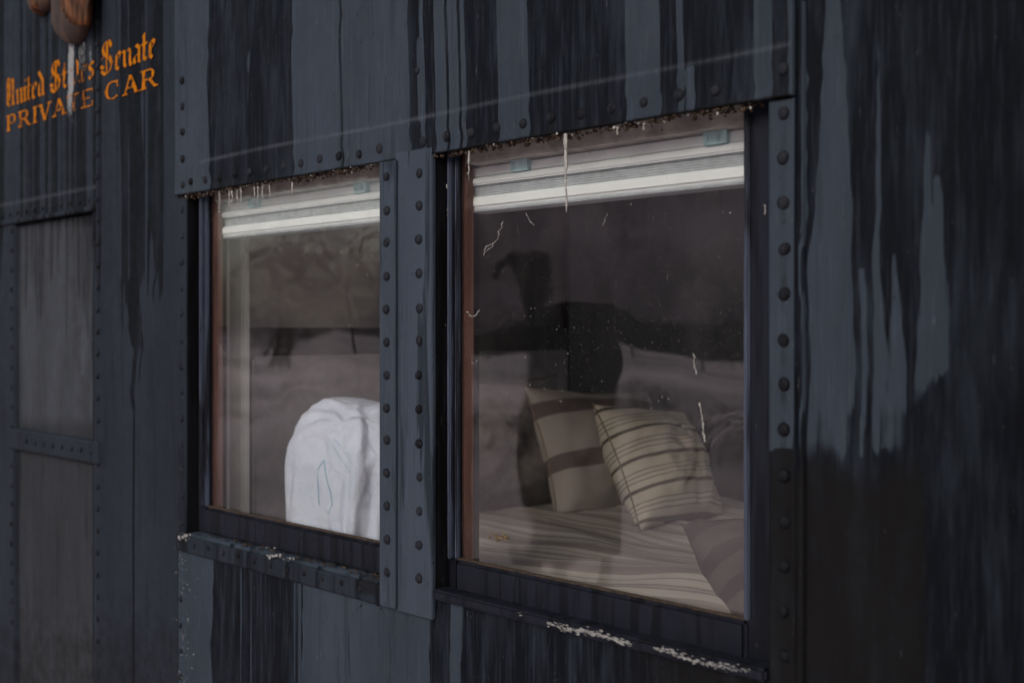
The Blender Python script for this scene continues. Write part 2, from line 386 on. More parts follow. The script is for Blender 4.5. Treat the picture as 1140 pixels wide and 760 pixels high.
bm = bmesh.new(); tube(bm, [(x, y, 1.78), (x-.01, y+.02, 1.88), (x-.05, y+.06, 1.92), (x-.10, y+.1, 1.9), (x-.13, y+.12, 1.83)], [.03, .028, .024, .02, .014], 8); obj('hook', bm, m_dark, e)
x, y = mirror_pt(646, 5.6)
e = empty('relay_cabinet', (x, y, 0), 'dark boxy cabinet on legs mirrored behind the cushions', 'cabinet')
boxobj('cabinet_body', (x-.15, x+.15, y-.12, y+.12, .45, 1.68), m_dark, e, .012); boxobj('cabinet_lid', (x-.17, x+.17, y-.14, y+.14, 1.683, 1.73), m_dark, e, .01)
for sx in (-1, 1): boxobj('leg', (x+sx*.12-.02, x+sx*.12+.02, y-.02, y+.02, -.02, .447), m_dark, e)
# ------------------------------------------------------------------ the rail car
car = empty('rail_car', (-1.8, .0, 0), 'dark blue riveted rail car side with weathered paint, gold lettering and two windows', 'rail car')
x_hl, x_hr = WX(198), WX(886)                   # header ends
z_h = W(540, 163)[1]                            # lower edge of the header
LO, HI = ZC-1.25, ZC+1.15
zb = ZC-.447                                    # lower edge of the opening / top of the sheet below
# left sheets
x17, x102 = WX(15), WX(103)
z_pt = W(55, 243)[1]
plate('side_sheet', x102, x_hl-.001, LO, HI, 0, .05, m_left, car)
plate('side_sheet', -4.3, x17, LO, HI, .000, .05, m_left, car, .006)
plate('blank_panel', x17+.0005, x102-.0005, LO, z_pt-.001, .014, .04, m_panel, car, .005, 'plated-over window, sooty grey sheet')
plate('letter_board', x17+.0005, x102-.0005, z_pt, HI, .0, .05, m_left, car, .005)
# strip across the blank panel
zs1 = (W(13, 478)[1]+W(108, 489)[1])/2; zs0 = zs1-.058
plate('cross_strip', x17-.02, WX(112), zs0, zs1, -.006, .02, m_left, car, .006)
plate('drip_rail', x17-.3, WX(107), z_pt, z_pt+.012, -.007, .02, m_left, car, .006)
# header
plate('header_plate', x_hl, x_hr, z_h, HI, -.009, .008, m_skin, car, .0035, curl=.0018)
header = bpy.data.objects['header_plate']
# right hand sheet and pillar
x_ro = WX(857)                                  # right edge of the opening
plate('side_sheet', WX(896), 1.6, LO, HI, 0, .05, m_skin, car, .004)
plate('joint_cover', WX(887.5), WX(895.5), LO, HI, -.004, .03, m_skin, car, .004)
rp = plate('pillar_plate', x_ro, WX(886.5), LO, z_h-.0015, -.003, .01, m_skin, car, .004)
# lower sheet
plate('side_sheet', x_hl+.0005, WX(857.5), LO, zb-.02, .001, .05, m_skin, car, .0035)
sp = plate('sill_strip', x_hl, WX(427), W(320, 644)[1], zb-.025, -.006, .006, m_left, car, .0035)
# mullion
x_ml, x_ms, x_mr = WX(422, -.016), WX(440, -.016), WX(481, -.010)
zmb = W(440, 674)[1]
mp1 = boxobj('mullion_plate', (x_ms-.008, x_mr, -.010, -.001, zmb-.004, z_h+.012), m_pillar, car, .0015)
mp2 = boxobj('mullion_strip', (x_ml, x_ms, -.016, -.0105, zmb, z_h-.0015), m_pillar, car, .0012)
boxobj('mullion_core', (x_ml+.004, x_mr-.003, .0005, .108, zb-.03, z_h+.1), m_dark, car)
sh_ = boxobj('shadow_panel', (-.205, -.175, -.67, -.006, LO, HI), m_dark, car, .003)  # unseen panel, added only to darken the right end of the wall
sh_['label'] = 'unseen dark panel added past the right edge to shade the wall'
# rough steel round the openings: jambs, head and bottom, deep and dark
x_lo = WX(207)
fl = plate('flange', x_hl+.0005, x_lo, zb-.0195, z_h-.0012, -.001, .005, m_left, car, .004)
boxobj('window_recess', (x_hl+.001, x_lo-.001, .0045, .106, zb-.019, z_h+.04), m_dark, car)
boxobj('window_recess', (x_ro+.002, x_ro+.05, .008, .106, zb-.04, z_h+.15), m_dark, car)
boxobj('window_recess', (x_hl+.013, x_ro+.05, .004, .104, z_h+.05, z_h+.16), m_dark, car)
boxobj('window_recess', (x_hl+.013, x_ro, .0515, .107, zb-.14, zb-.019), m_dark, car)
# rest of the body: inner wall, floor, ceiling, ends
yi = .11
boxobj('inner_wall', (-4.3, x_hl+.01, yi-.001, yi+.02, LO, HI), m_wall, car)
boxobj('inner_wall', (x_hl+.01, x_ro+.03, yi-.001, yi+.02, LO, zb-.02), m_wall, car)
boxobj('inner_wall', (x_ro+.03, 1.6, yi-.001, yi+.02, LO, HI), m_wall, car)
boxobj('inner_wall', (x_hl+.01, x_ro+.03, yi-.001, yi+.02, z_h+.06, HI), m_wall, car)
boxobj('car_floor', (-4.3, 1.6, .0, 2.9, .25, LO-.001), m_floor, car)
boxobj('ceiling', (-4.3, 1.6, .051, 2.9, HI+.001, HI+.05), m_wall, car)
boxobj('car_roof', (-4.4, 1.7, -.06, 3.0, HI+.051, HI+.2), m_dark, car, .02)
boxobj('panelled_wall', (-2.44, 1.6, 2.85, 2.9, LO, ZC-.45), m_room, car)
boxobj('panelled_wall', (-2.44, 1.6, 2.85, 2.9, ZC+.85, HI), m_room, car)
for a_, b_ in ((-4.3, -2.25), (-.95, -.88), (.4, 1.6)): boxobj('panelled_wall', (a_, b_, 2.852, 2.898, ZC-.449, ZC+.849), m_room, car)
boxobj('end_wall', (1.601, 1.65, .0, 2.9, LO, HI), m_room, car); boxobj('end_wall', (-4.35, -4.301, .0, 2.9, LO, HI), m_room, car)
boxobj('partition', (-2.44, -2.40, yi+.021, 2.849, LO, HI), m_wall, car)
boxobj('partition_trim', (-2.399, -2.318, .176, .200, LO, HI), m_trim, car, .004)
boxobj('cupboard_front', (-2.398, -2.36, 1.44, 2.84, LO, HI-.01), m_room, car, .003)
boxobj('dark_curtain', (-2.398, -2.38, .86, 1.435, LO, HI-.01), m_room, car)

# windows: sash with beads, pane, interior jambs
def window(xa, xb, gl, gr, zgb, label):
    "opening xa..xb, pane gl..gr, pane bottom zgb"
    y0, y1 = .030, .046
    zt = z_h+.045
    f = bmesh.new()
    box(f, xa+.001, gl, y0, y1, zb-.018, zt, .004); box(f, gr, xb-.001, y0, y1, zb-.018, zt, .004)
    box(f, gl-.001, gr+.001, y0-.006, y1-.001, zb-.018, zgb, .006); box(f, gl-.001, gr+.001, y0+.001, y1-.001, z_h+.02, zt-.001, .003)
    wn = obj('window', f, m_sash, car); wn['label'] = label
    for q_ in ((gl-.015, gl-.007, y0-.012, y0-.0005), (gl-.004, gl+.003, y0-.004, y0+.006), (gr-.003, gr+.006, y0-.005, y0+.006)):
        boxobj('sash_bead', (*q_, zgb+.001, z_h+.02), m_bead, wn, .002)
    p = bmesh.new(); box(p, gl-.0005, gr+.0005, .0395, .0425, zgb-.003, z_h+.03); pane = obj('glass_pane', p, m_glass, wn)
    r = bmesh.new(); box(r, gl, gr, y0-.002, y0+.010, zgb+.0003, zgb+.0020)
    obj('putty_line', r, m_rustflake, wn)
    for a_, b_ in ((gl-.03, gl-.002), (gr+.012, gr+.03)): boxobj('inner_jamb', (a_, b_, .0470, .0745, zb+.01, z_h+.055), m_wood, wn, .003)
    k_ = bmesh.new(); box(k_, gl-.003, gr+.003, y1+.002, yi+.02, zgb-.085, zgb-.055, .003); obj('inner_sill', k_, m_sillwood, wn)
    k_ = bmesh.new(); box(k_, gl+.001, gr-.001, .0475, yi+.05, ZC+.2905, z_h+.05, .002); obj('head_casing', k_, m_casing, wn)
    return wn
zgb = ZC-.405
gl1, gr1 = WX(235, .041), WX(452, .041)
gl2, gr2 = WX(514, .041), WX(836, .041)
win1 = window(x_lo, x_ml+.004, gl1, min(gr1, x_ml+.012), zgb, 'left window with white bedding behind it')
win2 = window(x_mr-.003, x_ro+.002, gl2, gr2, zgb, 'right, larger window with striped cushions behind it')
# weathered ledge under the right sash
bm = bmesh.new(); box(bm, x_mr, x_ro, -.013, .0232, zb-.024, zb-.006, .004); obj('sill_ledge', bm, m_sash, car)

# ------------------------------------------------------------------ rivets
bm = bmesh.new()
prof = [(.0098, 0), (.0095, .0022), (.0082, .0046), (.0058, .0064), (.003, .0073)]
rg = []
for r_, h_ in prof: rg.append([bm.verts.new((math.cos(a*math.tau/14)*r_, -h_, math.sin(a*math.tau/14)*r_)) for a in range(14)])
for a, b_ in zip(rg, rg[1:]):
    for k in range(14): bm.faces.new((a[k], b_[k], b_[(k+1) % 14], a[(k+1) % 14]))
bm.faces.new(rg[-1])
bmesh.ops.recalc_face_normals(bm, faces=bm.faces)
rme = bpy.data.meshes.new('rivet'); bm.to_mesh(rme); bm.free(); rme.materials.append(m_rivet)
for p in rme.polygons: p.use_smooth = True
rivets = []                                      # (x, y, z, parent, scale)
P_ = .0597
ls = [o for o in C.objects if o.name.startswith('side_sheet')]
left_sheet, far_sheet, low_sheet = ls[0], ls[1], ls[3]
def col(px, py0, y, za, zz, parent, sc=1.0, step=P_):
    x, z0 = W(px, py0, y); n0 = math.ceil((za-z0)/step)
    z = z0+n0*step
    while z < zz:
        rivets.append((x, y, z, parent, sc)); z += step
VT, VB = ZC+.8, ZC-.85
col(203, 30.8, -.009, z_h+.005, ZC+.62, header)
col(202.5, 30.8, -.001, ZC-.455, z_h-.01, fl, .9)
col(201, 30.8, .0, VB, ZC-.60, low_sheet, .7)
col(430.5, 197, -.016, zmb+.012, z_h-.01, mp2)
col(466.5, 192, -.010, zmb+.012, z_h-.01, mp1)
col(872.5, 126, -.003, ZC-.62, z_h-.008, rp, 1.05)
col(871, 78, -.009, z_h+.02, ZC+.40, header, 1.05)
col(108.5, 172.6, -.0005, VB, VT, left_sheet, .8, .0565)
col(13, 300, -.0005, VB, z_pt, far_sheet, .8, .0565)
col(464, 79, -.009, z_h+.06, ZC+.5, header, .8, .12)
zr = z_h+.024
x = WX(216)
while x < x_ro-.02:
    if x < x_ml or x > x_mr-.03: rivets.append((x, -.009, zr+random.uniform(-.0015, .0015), header, 1.0))
    x += .0605
zr2 = (W(340, 637)[1]+W(398, 653)[1])/2
x = WX(203)
while x < WX(424): rivets.append((x, -.006, zr2, sp, .72)); x += .0600
x = WX(32)
cs = bpy.data.objects['cross_strip']
while x < WX(104): rivets.append((x, -.006, zs1-.029, cs, .7)); x += .0565
dr = bpy.data.objects['drip_rail']; lb = bpy.data.objects['letter_board']
x = WX(2)
while x < WX(104): rivets.append((x, -.0005, z_pt+.030, lb, .7)); x += .0565
rivets.sort(key=lambda r: (r[0]**2+(r[1]+D)**2)/r[4]**2)
rest = bmesh.new()
for i, (x, y, z, par, sc) in enumerate(rivets):
    x += random.uniform(-.0012, .0012); z += random.uniform(-.0015, .0015)
    if i < 100:
        o = bpy.data.objects.new('rivet', rme); C.objects.link(o); o.location = (x, y+.0004, z)
        o.scale = (sc*random.uniform(.80, .98), sc*random.uniform(.55, .95), sc*random.uniform(.80, .98)); o.rotation_euler = (0, random.random()*6, 0); place(o, par)
    else:
        nb = bmesh.new(); nb.from_mesh(rme); bmesh.ops.scale(nb, vec=(sc, sc, sc), verts=nb.verts); bmesh.ops.translate(nb, vec=(x, y+.0004, z), verts=nb.verts)
        tm = bpy.data.meshes.new('t'); nb.to_mesh(tm); nb.free(); rest.from_mesh(tm); bpy.data.meshes.remove(tm)
o = obj('rivets', rest, m_rivet, car, True); o['kind'] = 'stuff'

# ------------------------------------------------------------------ lettering: broad-nib strokes and an extended serif
m_gold, t, b = M('orange_gold_lettering'); k = N(t); P = k.pos()
t.links.new(k.mix(k.noise(P, 60, 4), (.30, .085, .002), (.50, .17, .004)), b.inputs['Base Color']); b.inputs['Roughness'].default_value = .7; b.inputs['Specular IOR Level'].default_value = .05
tr = k.n('ShaderNodeBsdfTransparent'); mx = k.n('ShaderNodeMixShader')
a = k.noise(k.map(P, (1, 1, .35)), 75, 5, .7)
g = k.n('ShaderNodeSeparateXYZ'); t.links.new(P, g.inputs[0])
xw = WX(86)
dist = k.math('ABSOLUTE', k.math('SUBTRACT', g.outputs[0], xw)); keep = k.smooth(dist, .015, .12, -.075, .06)
k.put(mx.inputs[0], k.smooth(k.math('ADD', a, keep), .42, .52)); t.links.new(tr.outputs[0], mx.inputs[1]); t.links.new(b.outputs[0], mx.inputs[2]); t.links.new(mx.outputs[0], t.nodes['Material Output'].inputs[0])
NIB = (.105*math.cos(R(38)), .105*math.sin(R(38)))
def stem(x, h=.52): return [(x-.05, h), (x+.005, h-.06), (x+.005, .12), (x+.06, .06)]
GL = {
 'U': (.52, [[(-.03, .90), (.05, .98), (.14, .92)], [(.04, .90), (.04, .20), (.15, .07), (.30, .16)], [(.15, .86), (.15, .22)], [(.24, .92), (.32, .86), (.32, .14), (.39, .07)]]),
 'n': (.36, [stem(.03), [(.05, .44), (.17, .53)], stem(.22)]),
 'i': (.18, [stem(.03), [(.01, .74), (.04, .71)]]),
 't': (.22, [[(.03, .78), (.03, .14), (.10, .06)], [(-.06, .50), (.14, .50)], [(.03, .78), (.0, .70)]]),
 'e': (.29, [[(.02, .46), (.02, .14), (.09, .06), (.18, .13)], [(.02, .46), (.10, .54), (.18, .46)], [(.18, .45), (.05, .29)]]),
 'd': (.37, [[(.02, .44), (.02, .14), (.10, .06), (.19, .12)], [(.0, .84), (.20, .52)], [(.20, .54), (.20, .13), (.25, .07)], [(.02, .44), (.10, .52)]]),
 'S': (.56, [[(.38, .78), (.30, .95), (.12, .93), (.05, .78), (.10, .62), (.32, .48), (.40, .30), (.33, .10), (.15, .03), (.0, .16)], [(.22, .90), (.22, .10)], [(.0, .50), (.12, .56)], [(.30, .40), (.42, .46)], [(-.02, .30), (.10, .22)]]),
 'a': (.35, [stem(.19), [(.17, .30), (.02, .23), (.02, .12), (.08, .06), (.17, .13)], [(.0, .48), (.09, .55), (.19, .48)]]),
 's': (.30, [[(.18, .48), (.10, .54), (.02, .46), (.03, .38), (.17, .25), (.17, .13), (.09, .06), (-.01, .12)]]),
 ' ': (.20, [])}
layer = [0]
def lettering(polys, x0, x1, z0, h, wtot, name, label):
    if not polys: return
    bm = bmesh.new()
    for i, pl in enumerate(polys):
        y = -.0016-(i % 24)*.00004
        vs = [bm.verts.new((x0+p[0]/wtot*(x1-x0), y, z0+p[1]*h)) for p in pl]
        f = bm.faces.new(vs); f.normal_update()
        if f.normal.y > 0: f.normal_flip()
    o = obj(name, bm, m_gold, car); o['label'] = label
polys = []; words = []; cx = .05
for ch in 'United States Senate':
    adv, st = GL[ch]
    for pl in st:
        for (ax, az), (bx_, bz) in zip(pl, pl[1:]):
            n = NIB; q = [(ax-n[0]/2, az-n[1]/2), (ax+n[0]/2, az+n[1]/2), (bx_+n[0]/2, bz+n[1]/2), (bx_-n[0]/2, bz-n[1]/2)]
            polys.append([(cx+u, v) for u, v in q])
    cx += adv
    if ch == ' ': words.append(polys); polys = []
words.append(polys)
xa, xb = WX(7), WX(176.5)
for pl, wd in zip(words, ('United', 'States', 'Senate')): lettering(pl, xa, xb, ZC+.6395, .089, cx, 'lettering', 'orange blackletter word '+wd)
def seg(a, b_, w_): return [(a[0]-w_/2, a[1]), (a[0]+w_/2, a[1]), (b_[0]+w_/2, b_[1]), (b_[0]-w_/2, b_[1])]
def rect(x0, x1, z0, z1): return [(x0, z0), (x1, z0), (x1, z1), (x0, z1)]
def arc(cx_, cz, rx, rz, a0, a1, tw, n=10):      # ring piece, thick at the sides and thin at the top
    out = []
    for i in range(n):
        pr = []
        for a in (a0+(a1-a0)*i/n, a0+(a1-a0)*(i+1)/n):
            c_, s_ = math.cos(a), math.sin(a); k_ = tw*abs(c_)+.02
            pr.append(((cx_+c_*rx, cz+s_*rz), (cx_+c_*(rx-k_), cz+s_*(rz-.08))))
        out.append([pr[0][0], pr[1][0], pr[1][1], pr[0][1]])
    return out
ser = lambda x, z: rect(x-.2, x+.2, z, z+.08)
def A_(o): return [[(p[0]+o, p[1]) for p in q] for q in (seg((.2, 0), (.62, 1), .09), seg((1.1, 0), (.62, 1), .24), rect(.34, .92, .3, .38), ser(.2, 0), ser(1.1, 0))]
def R_(o, leg): 
    q = [rect(.16, .38, 0, 1), ser(.26, 0), rect(.05, .75, .92, 1), rect(.3, .75, .44, .52)]+arc(.72, .72, .32, .28, -math.pi/2, math.pi/2, .18)
    if leg: q += [seg((1.12, 0), (.72, .46), .22), rect(1.05, 1.3, 0, .08)]
    return [[(p[0]+o, p[1]) for p in s_] for s_ in q]
SG = {
 'P': (1.25, lambda o: R_(o, 0)), 'R': (1.42, lambda o: R_(o, 1)),
 'I': (.62, lambda o: [rect(o+.18, o+.40, 0, 1), ser(o+.29, 0), ser(o+.29, .92)]),
 'V': (1.3, lambda o: [seg((o+.62, 0), (o+.2, 1), .24), seg((o+.62, 0), (o+1.08, 1), .09), ser(o+.2, .92), ser(o+1.08, .92)]),
 'A': (1.32, A_),
 'T': (1.2, lambda o: [rect(o+.48, o+.70, 0, 1), ser(o+.59, 0), rect(o+.04, o+1.14, .9, 1), rect(o+.04, o+.11, .7, .9), rect(o+1.07, o+1.14, .7, .9)]),
 'E': (1.2, lambda o: [rect(o+.16, o+.38, 0, 1), rect(o+.04, o+1.02, 0, .08), rect(o+.04, o+1.0, .92, 1), rect(o+.3, o+.75, .46, .54), rect(o+.95, o+1.02, .08, .3), rect(o+.93, o+1.0, .72, .92)]),
 'C': (1.4, lambda o: arc(o+.68, .5, .62, .5, R(48), R(312), .22, 20)+[rect(o+1.02, o+1.1, .62, .98)]),
 ' ': (.75, lambda o: [])}
polys = []; words = []; cx = 0
for ch in 'PRIVATE CAR':
    adv, fn = SG[ch]; polys += fn(cx); cx += adv
    if ch == ' ': words.append(polys); polys = []
words.append(polys)
for pl, wd in zip(words, ('PRIVATE', 'CAR')): lettering(pl, WX(7), WX(178.5), ZC+.5745, .046, cx, 'lettering', 'orange serif capitals '+wd)

# ------------------------------------------------------------------ carved ornament above the lettering
m_carv = simple('flaking_carved_wood', (.034, .016, .010), .6, .6, 26, .5, (1, 1, .4))
def carved(pts_px, name, th, ribs, mat, parent, y=-.001):
    pts = [W(*p) for p in pts_px]; n = len(pts); cx_ = sum(p[0] for p in pts)/n; cz = sum(p[1] for p in pts)/n
    bm = bmesh.new(); rings = []
    for sc, yy in ((1, y), (1.0, y-th*.45), (.86, y-th*.8), (.55, y-th), (.2, y-th*1.02)):
        rings.append([bm.verts.new((cx_+(p[0]-cx_)*sc, yy-(ribs*math.sin(i*2.4) if sc < 1 else 0), cz+(p[1]-cz)*sc)) for i, p in enumerate(pts)])
    for a, b_ in zip(rings, rings[1:]):
        for i in range(n): bm.faces.new((a[i], a[(i+1) % n], b_[(i+1) % n], b_[i]))
    bm.faces.new(rings[-1]); bmesh.ops.recalc_face_normals(bm, faces=bm.faces)
    return obj(name, bm, mat, parent, True)
orn = carved([(66, 30), (70, 40), (79, 49), (88, 50), (96, 42), (101, 30), (102, 8), (100, -20), (92, -40), (78, -42), (68, -25), (66, 0)], 'carved_ornament', .035, .0, m_carv, car)
orn['label'] = 'brown carved wooden crest, its lower tip in view'
# fluted drapery lying over the tip
bm = bmesh.new(); n = 80; top_, bot = [], []
rows = []
for r_ in range(9):
    v = r_/8; row = []
    for i in range(n+1):
        u = i/n
        xt = 68+u*32; yt = -42
        xbm = 72+u*27; ybm = 6+math.sin(u*math.pi*.62)*24
        px_, py_ = xt+(xbm-xt)*v, yt+(ybm-yt)*v
        X_, Z_ = W(px_, py_, -.04)
        row.append(bm.verts.new((X_, -.036-.018*abs(math.sin(u*math.pi*6+v*1.2))**.6-.010*math.sin(u*math.pi), Z_)))
    rows.append(row)
for a, b_ in zip(rows, rows[1:]):
    for i in range(n): bm.faces.new((a[i], b_[i], b_[i+1], a[i+1]))
ext = bmesh.ops.extrude_face_region(bm, geom=list(bm.faces))
for v in ext['geom']:
    if isinstance(v, bmesh.types.BMVert): v.co.y += .012
bmesh.ops.recalc_face_normals(bm, faces=bm.faces)
m_drape = simple('carved_copper_brown', (.17, .066, .030), .5, .45, 30, .4, (1, 1, .3))
t = m_drape.node_tree; k = N(t); wv = k.n('ShaderNodeTexWave'); wv.inputs['Scale'].default_value = 20; wv.inputs['Distortion'].default_value = 2.0; wv.inputs['Detail'].default_value = 2
k.put(wv.inputs['Vector'], k.map(k.obj(), (1, 1, .45), (0, 0, 0), (0, R(25), 0)))
pb = t.nodes['Principled BSDF']; c0 = pb.inputs['Base Color'].links[0].from_socket
t.links.new(k.mix(k.math('MULTIPLY', wv.outputs[0], .75), (.045, .020, .012), c0), pb.inputs['Base Color']); pb.inputs['Specular IOR Level'].default_value = .1
obj('carved_drapery', bm, m_drape, orn, True)
o = carved([(38, 4), (42, 14), (47, 18), (53, 14), (60, 6), (64, -8), (58, -20), (42, -18)], 'carved_leaf', .03, .002, m_carv, orn)
o = carved([(48, 2), (47, 12), (50, 18), (54, 10), (55, 0)], 'carved_leaf', .04, .001, m_drape, orn)

# ------------------------------------------------------------------ blinds
def blind(x0, x1, clips, label):
    e = empty('window_blind', ((x0+x1)/2, .095, ZC+.29), label, 'blind', 'white pleated blinds pulled up behind the windows')
    q = .966
    Y = lambda v: v-.030
    Zz = lambda v: ZC+v*q
    boxobj('head_rail', (x0, x1, Y(.108), Y(.150), Zz(.2785), Zz(.2985)), m_white, e, .003)
    boxobj('valance_lip', (x0, x1, Y(.100), Y(.1075), Zz(.2645), Zz(.2782)), m_white, e, .003)
    bm = bmesh.new()
    for i in range(10): box(bm, x0+.004, x1-.004, Y(.112)-(i % 2)*.002, Y(.146), Zz(.2440+i*.0021), Zz(.2440+i*.0021)+.0018)
    obj('pleated_shade', bm, m_shade, e)
    boxobj('bottom_rail', (x0+.001, x1-.002, Y(.101), Y(.150), Zz(.2225), Zz(.2435)), m_white, e, .004)
    boxobj('bottom_lip', (x0+.001, x1-.002, Y(.104), Y(.148), Zz(.2165), Zz(.2222)), m_shade, e, .002)
    for c_ in clips:
        bm = bmesh.new(); box(bm, c_-.02, c_+.02, Y(.0985), Y(.1078), Zz(.2795), Zz(.30))
        box(bm, c_-.017, c_+.017, Y(.0965), Y(.0984), Zz(.279), Zz(.284), .0006); box(bm, c_-.017, c_-.012, Y(.0965), Y(.0984), Zz(.2845), Zz(.297), .0006); box(bm, c_+.002, c_+.008, Y(.0965), Y(.0984), Zz(.2845), Zz(.296), .0006)
        obj('bracket_clip', bm, m_clip, e)
blind(WX(244, .072), gr1+.03, [WX(281, .068), WX(400, .068)], 'white pleated blind pulled up in the left window')
blind(WX(517, .072), gr2+.010, [WX(577, .068), WX(795, .068)], 'white pleated blind pulled up in the right window')

# ------------------------------------------------------------------ daybed and bedding
BZ = ZC-.49
bed = empty('bed', (-1.3, .8, LO), 'bed under the windows with a dark grey headboard', 'bed')
boxobj('mattress', (-2.34, -.25, .135, 1.40, BZ-.22, BZ-.012), m_mattress, bed, .04)
boxobj('bed_base', (-2.34, -.22, .14, 1.42, BZ-.42, BZ-.225), m_room, bed, .01)
for X_ in (-2.3, -.3):
    for Y_ in (.2, 1.34): boxobj('leg', (X_-.03, X_+.03, Y_-.03, Y_+.03, LO, BZ-.421), m_room, bed)
bm = bmesh.new(); pts = []
y0h, y1h, zt, rr = .205, 1.42, ZC+.003, .025
for i in range(7): a = math.pi+ -i*math.pi/2/6; pts.append((y0h+rr+math.cos(a)*rr, zt-rr+math.sin(a)*rr))
for i in range(7): a = math.pi/2-i*math.pi/2/6; pts.append((y1h-rr+math.cos(a)*rr, zt-rr+math.sin(a)*rr))
pts += [(y1h, BZ-.4), (y0h, BZ-.4)]
fa = [bm.verts.new((-2.345, p[0], p[1])) for p in pts]; fb = [bm.verts.new((-2.376, p[0], p[1])) for p in pts]
bm.faces.new(fa); bm.faces.new(fb[::-1])
for i in range(len(pts)): bm.faces.new((fa[i], fb[i], fb[(i+1) % len(pts)], fa[(i+1) % len(pts)]))
bmesh.ops.recalc_face_normals(bm, faces=bm.faces); hb = obj('headboard', bm, m_head, bed)
boxobj('reflection_wash_panel', (-2.344, -2.325, .215, 1.40, BZ-.02, ZC-.068), m_wash, hb, .008)  # added lighter panel: wash of mirrored ground over the headboard put into colour

def stripes(name, base, dark, axis, bands, fine, rough=.9):
    "bands: (centre, half width, strength) repeated over one period of the object coordinate"
    m, t, b = M(name); k = N(t); P = k.obj()
    s_ = k.n('ShaderNodeSeparateXYZ'); t.links.new(P, s_.inputs[0]); c = s_.outputs[axis]
    c = k.math('ADD', c, k.math('MULTIPLY', k.math('SUBTRACT', k.noise(P, 6, 3), .5), .012))
    per, lst = bands
    fr = k.math('FRACT', k.math('DIVIDE', k.math('ADD', c, 10.0), per)); m_ = 0.0
    for cc, hw, st in lst:
        d_ = k.math('ABSOLUTE', k.math('SUBTRACT', fr, cc)); m_ = k.math('MAXIMUM', m_, k.math('MULTIPLY', k.smooth(d_, hw+.012, hw-.006), st))
    wv = k.noise(k.map(P, (1, 1, 1)), 900, 2, .6)
    col = k.mix(m_, k.mix(k.noise(P, 14, 3), tuple(x*.85 for x in base), base), dark)
    t.links.new(col, b.inputs['Base Color']); b.inputs['Roughness'].default_value = rough; b.inputs['Specular IOR Level'].default_value = .1
    k.bump(k.math('ADD', k.math('MULTIPLY', wv, .3), k.math('ADD', k.noise(P, 26, 4), k.math('MULTIPLY', m_, .4))), .5, .004, b)
    return m
m_blank = stripes('striped_blanket', (.44, .405, .36), (.17, .14, .135), 1, (.19, [(.16, .10, .75), (.30, .008, .8), (.34, .008, .8), (.52, .045, .6), (.72, .02, .7), (.78, .02, .7), (.93, .008, .8)]), 0)
m_c1 = stripes('broad_striped_linen', (.30, .27, .25), (.09, .068, .068), 2, (.155, [(.30, .14, .9)]), 0)
m_c2 = stripes('fine_striped_linen', (.50, .46, .38), (.060, .045, .035), 2, (.074, [(.12, .055, .95), (.40, .014, .85), (.55, .014, .85), (.70, .014, .85)]), 0)

# blanket: soft rumpled sheet with thickness
bm = bmesh.new(); nx, ny = 120, 90; grid = []
for j in range(ny+1):
    row = []
    for i in range(nx+1):
        u, v = i/nx, j/ny; X_ = -2.08+u*1.85; Y_ = .16+v*1.28+.05*math.sin(X_*2.2)
        p = Vector((X_*1.0, Y_*2.2, 0))
        z = BZ+.010+.022*mn.noise(p*1.8)+.010*mn.noise(p*5)+.030*math.exp(-((Y_-.42)/.20)**2)*math.exp(-((X_+1.25)/.5)**2)
        z += .05*math.exp(-((X_+1.0)/.22)**2-((Y_-.25)/.16)**2)
        ed = min(v, 1-v, u, 1-u)*18
        if ed < 1: z -= .03*(1-ed)**2
        row.append(bm.verts.new((X_, Y_, z)))
    grid.append(row)
for a, b_ in zip(grid, grid[1:]):
    for i in range(nx): bm.faces.new((a[i], a[i+1], b_[i+1], b_[i]))
ext = bmesh.ops.extrude_face_region(bm, geom=list(bm.faces))
for v in ext['geom']:
    if isinstance(v, bmesh.types.BMVert): v.co.z -= .012
bmesh.ops.recalc_face_normals(bm, faces=bm.faces)
o = obj('blanket', bm, m_blank, None, True); tag(o, 'cream blanket with thin grey stripes spread over the bed', 'blanket')

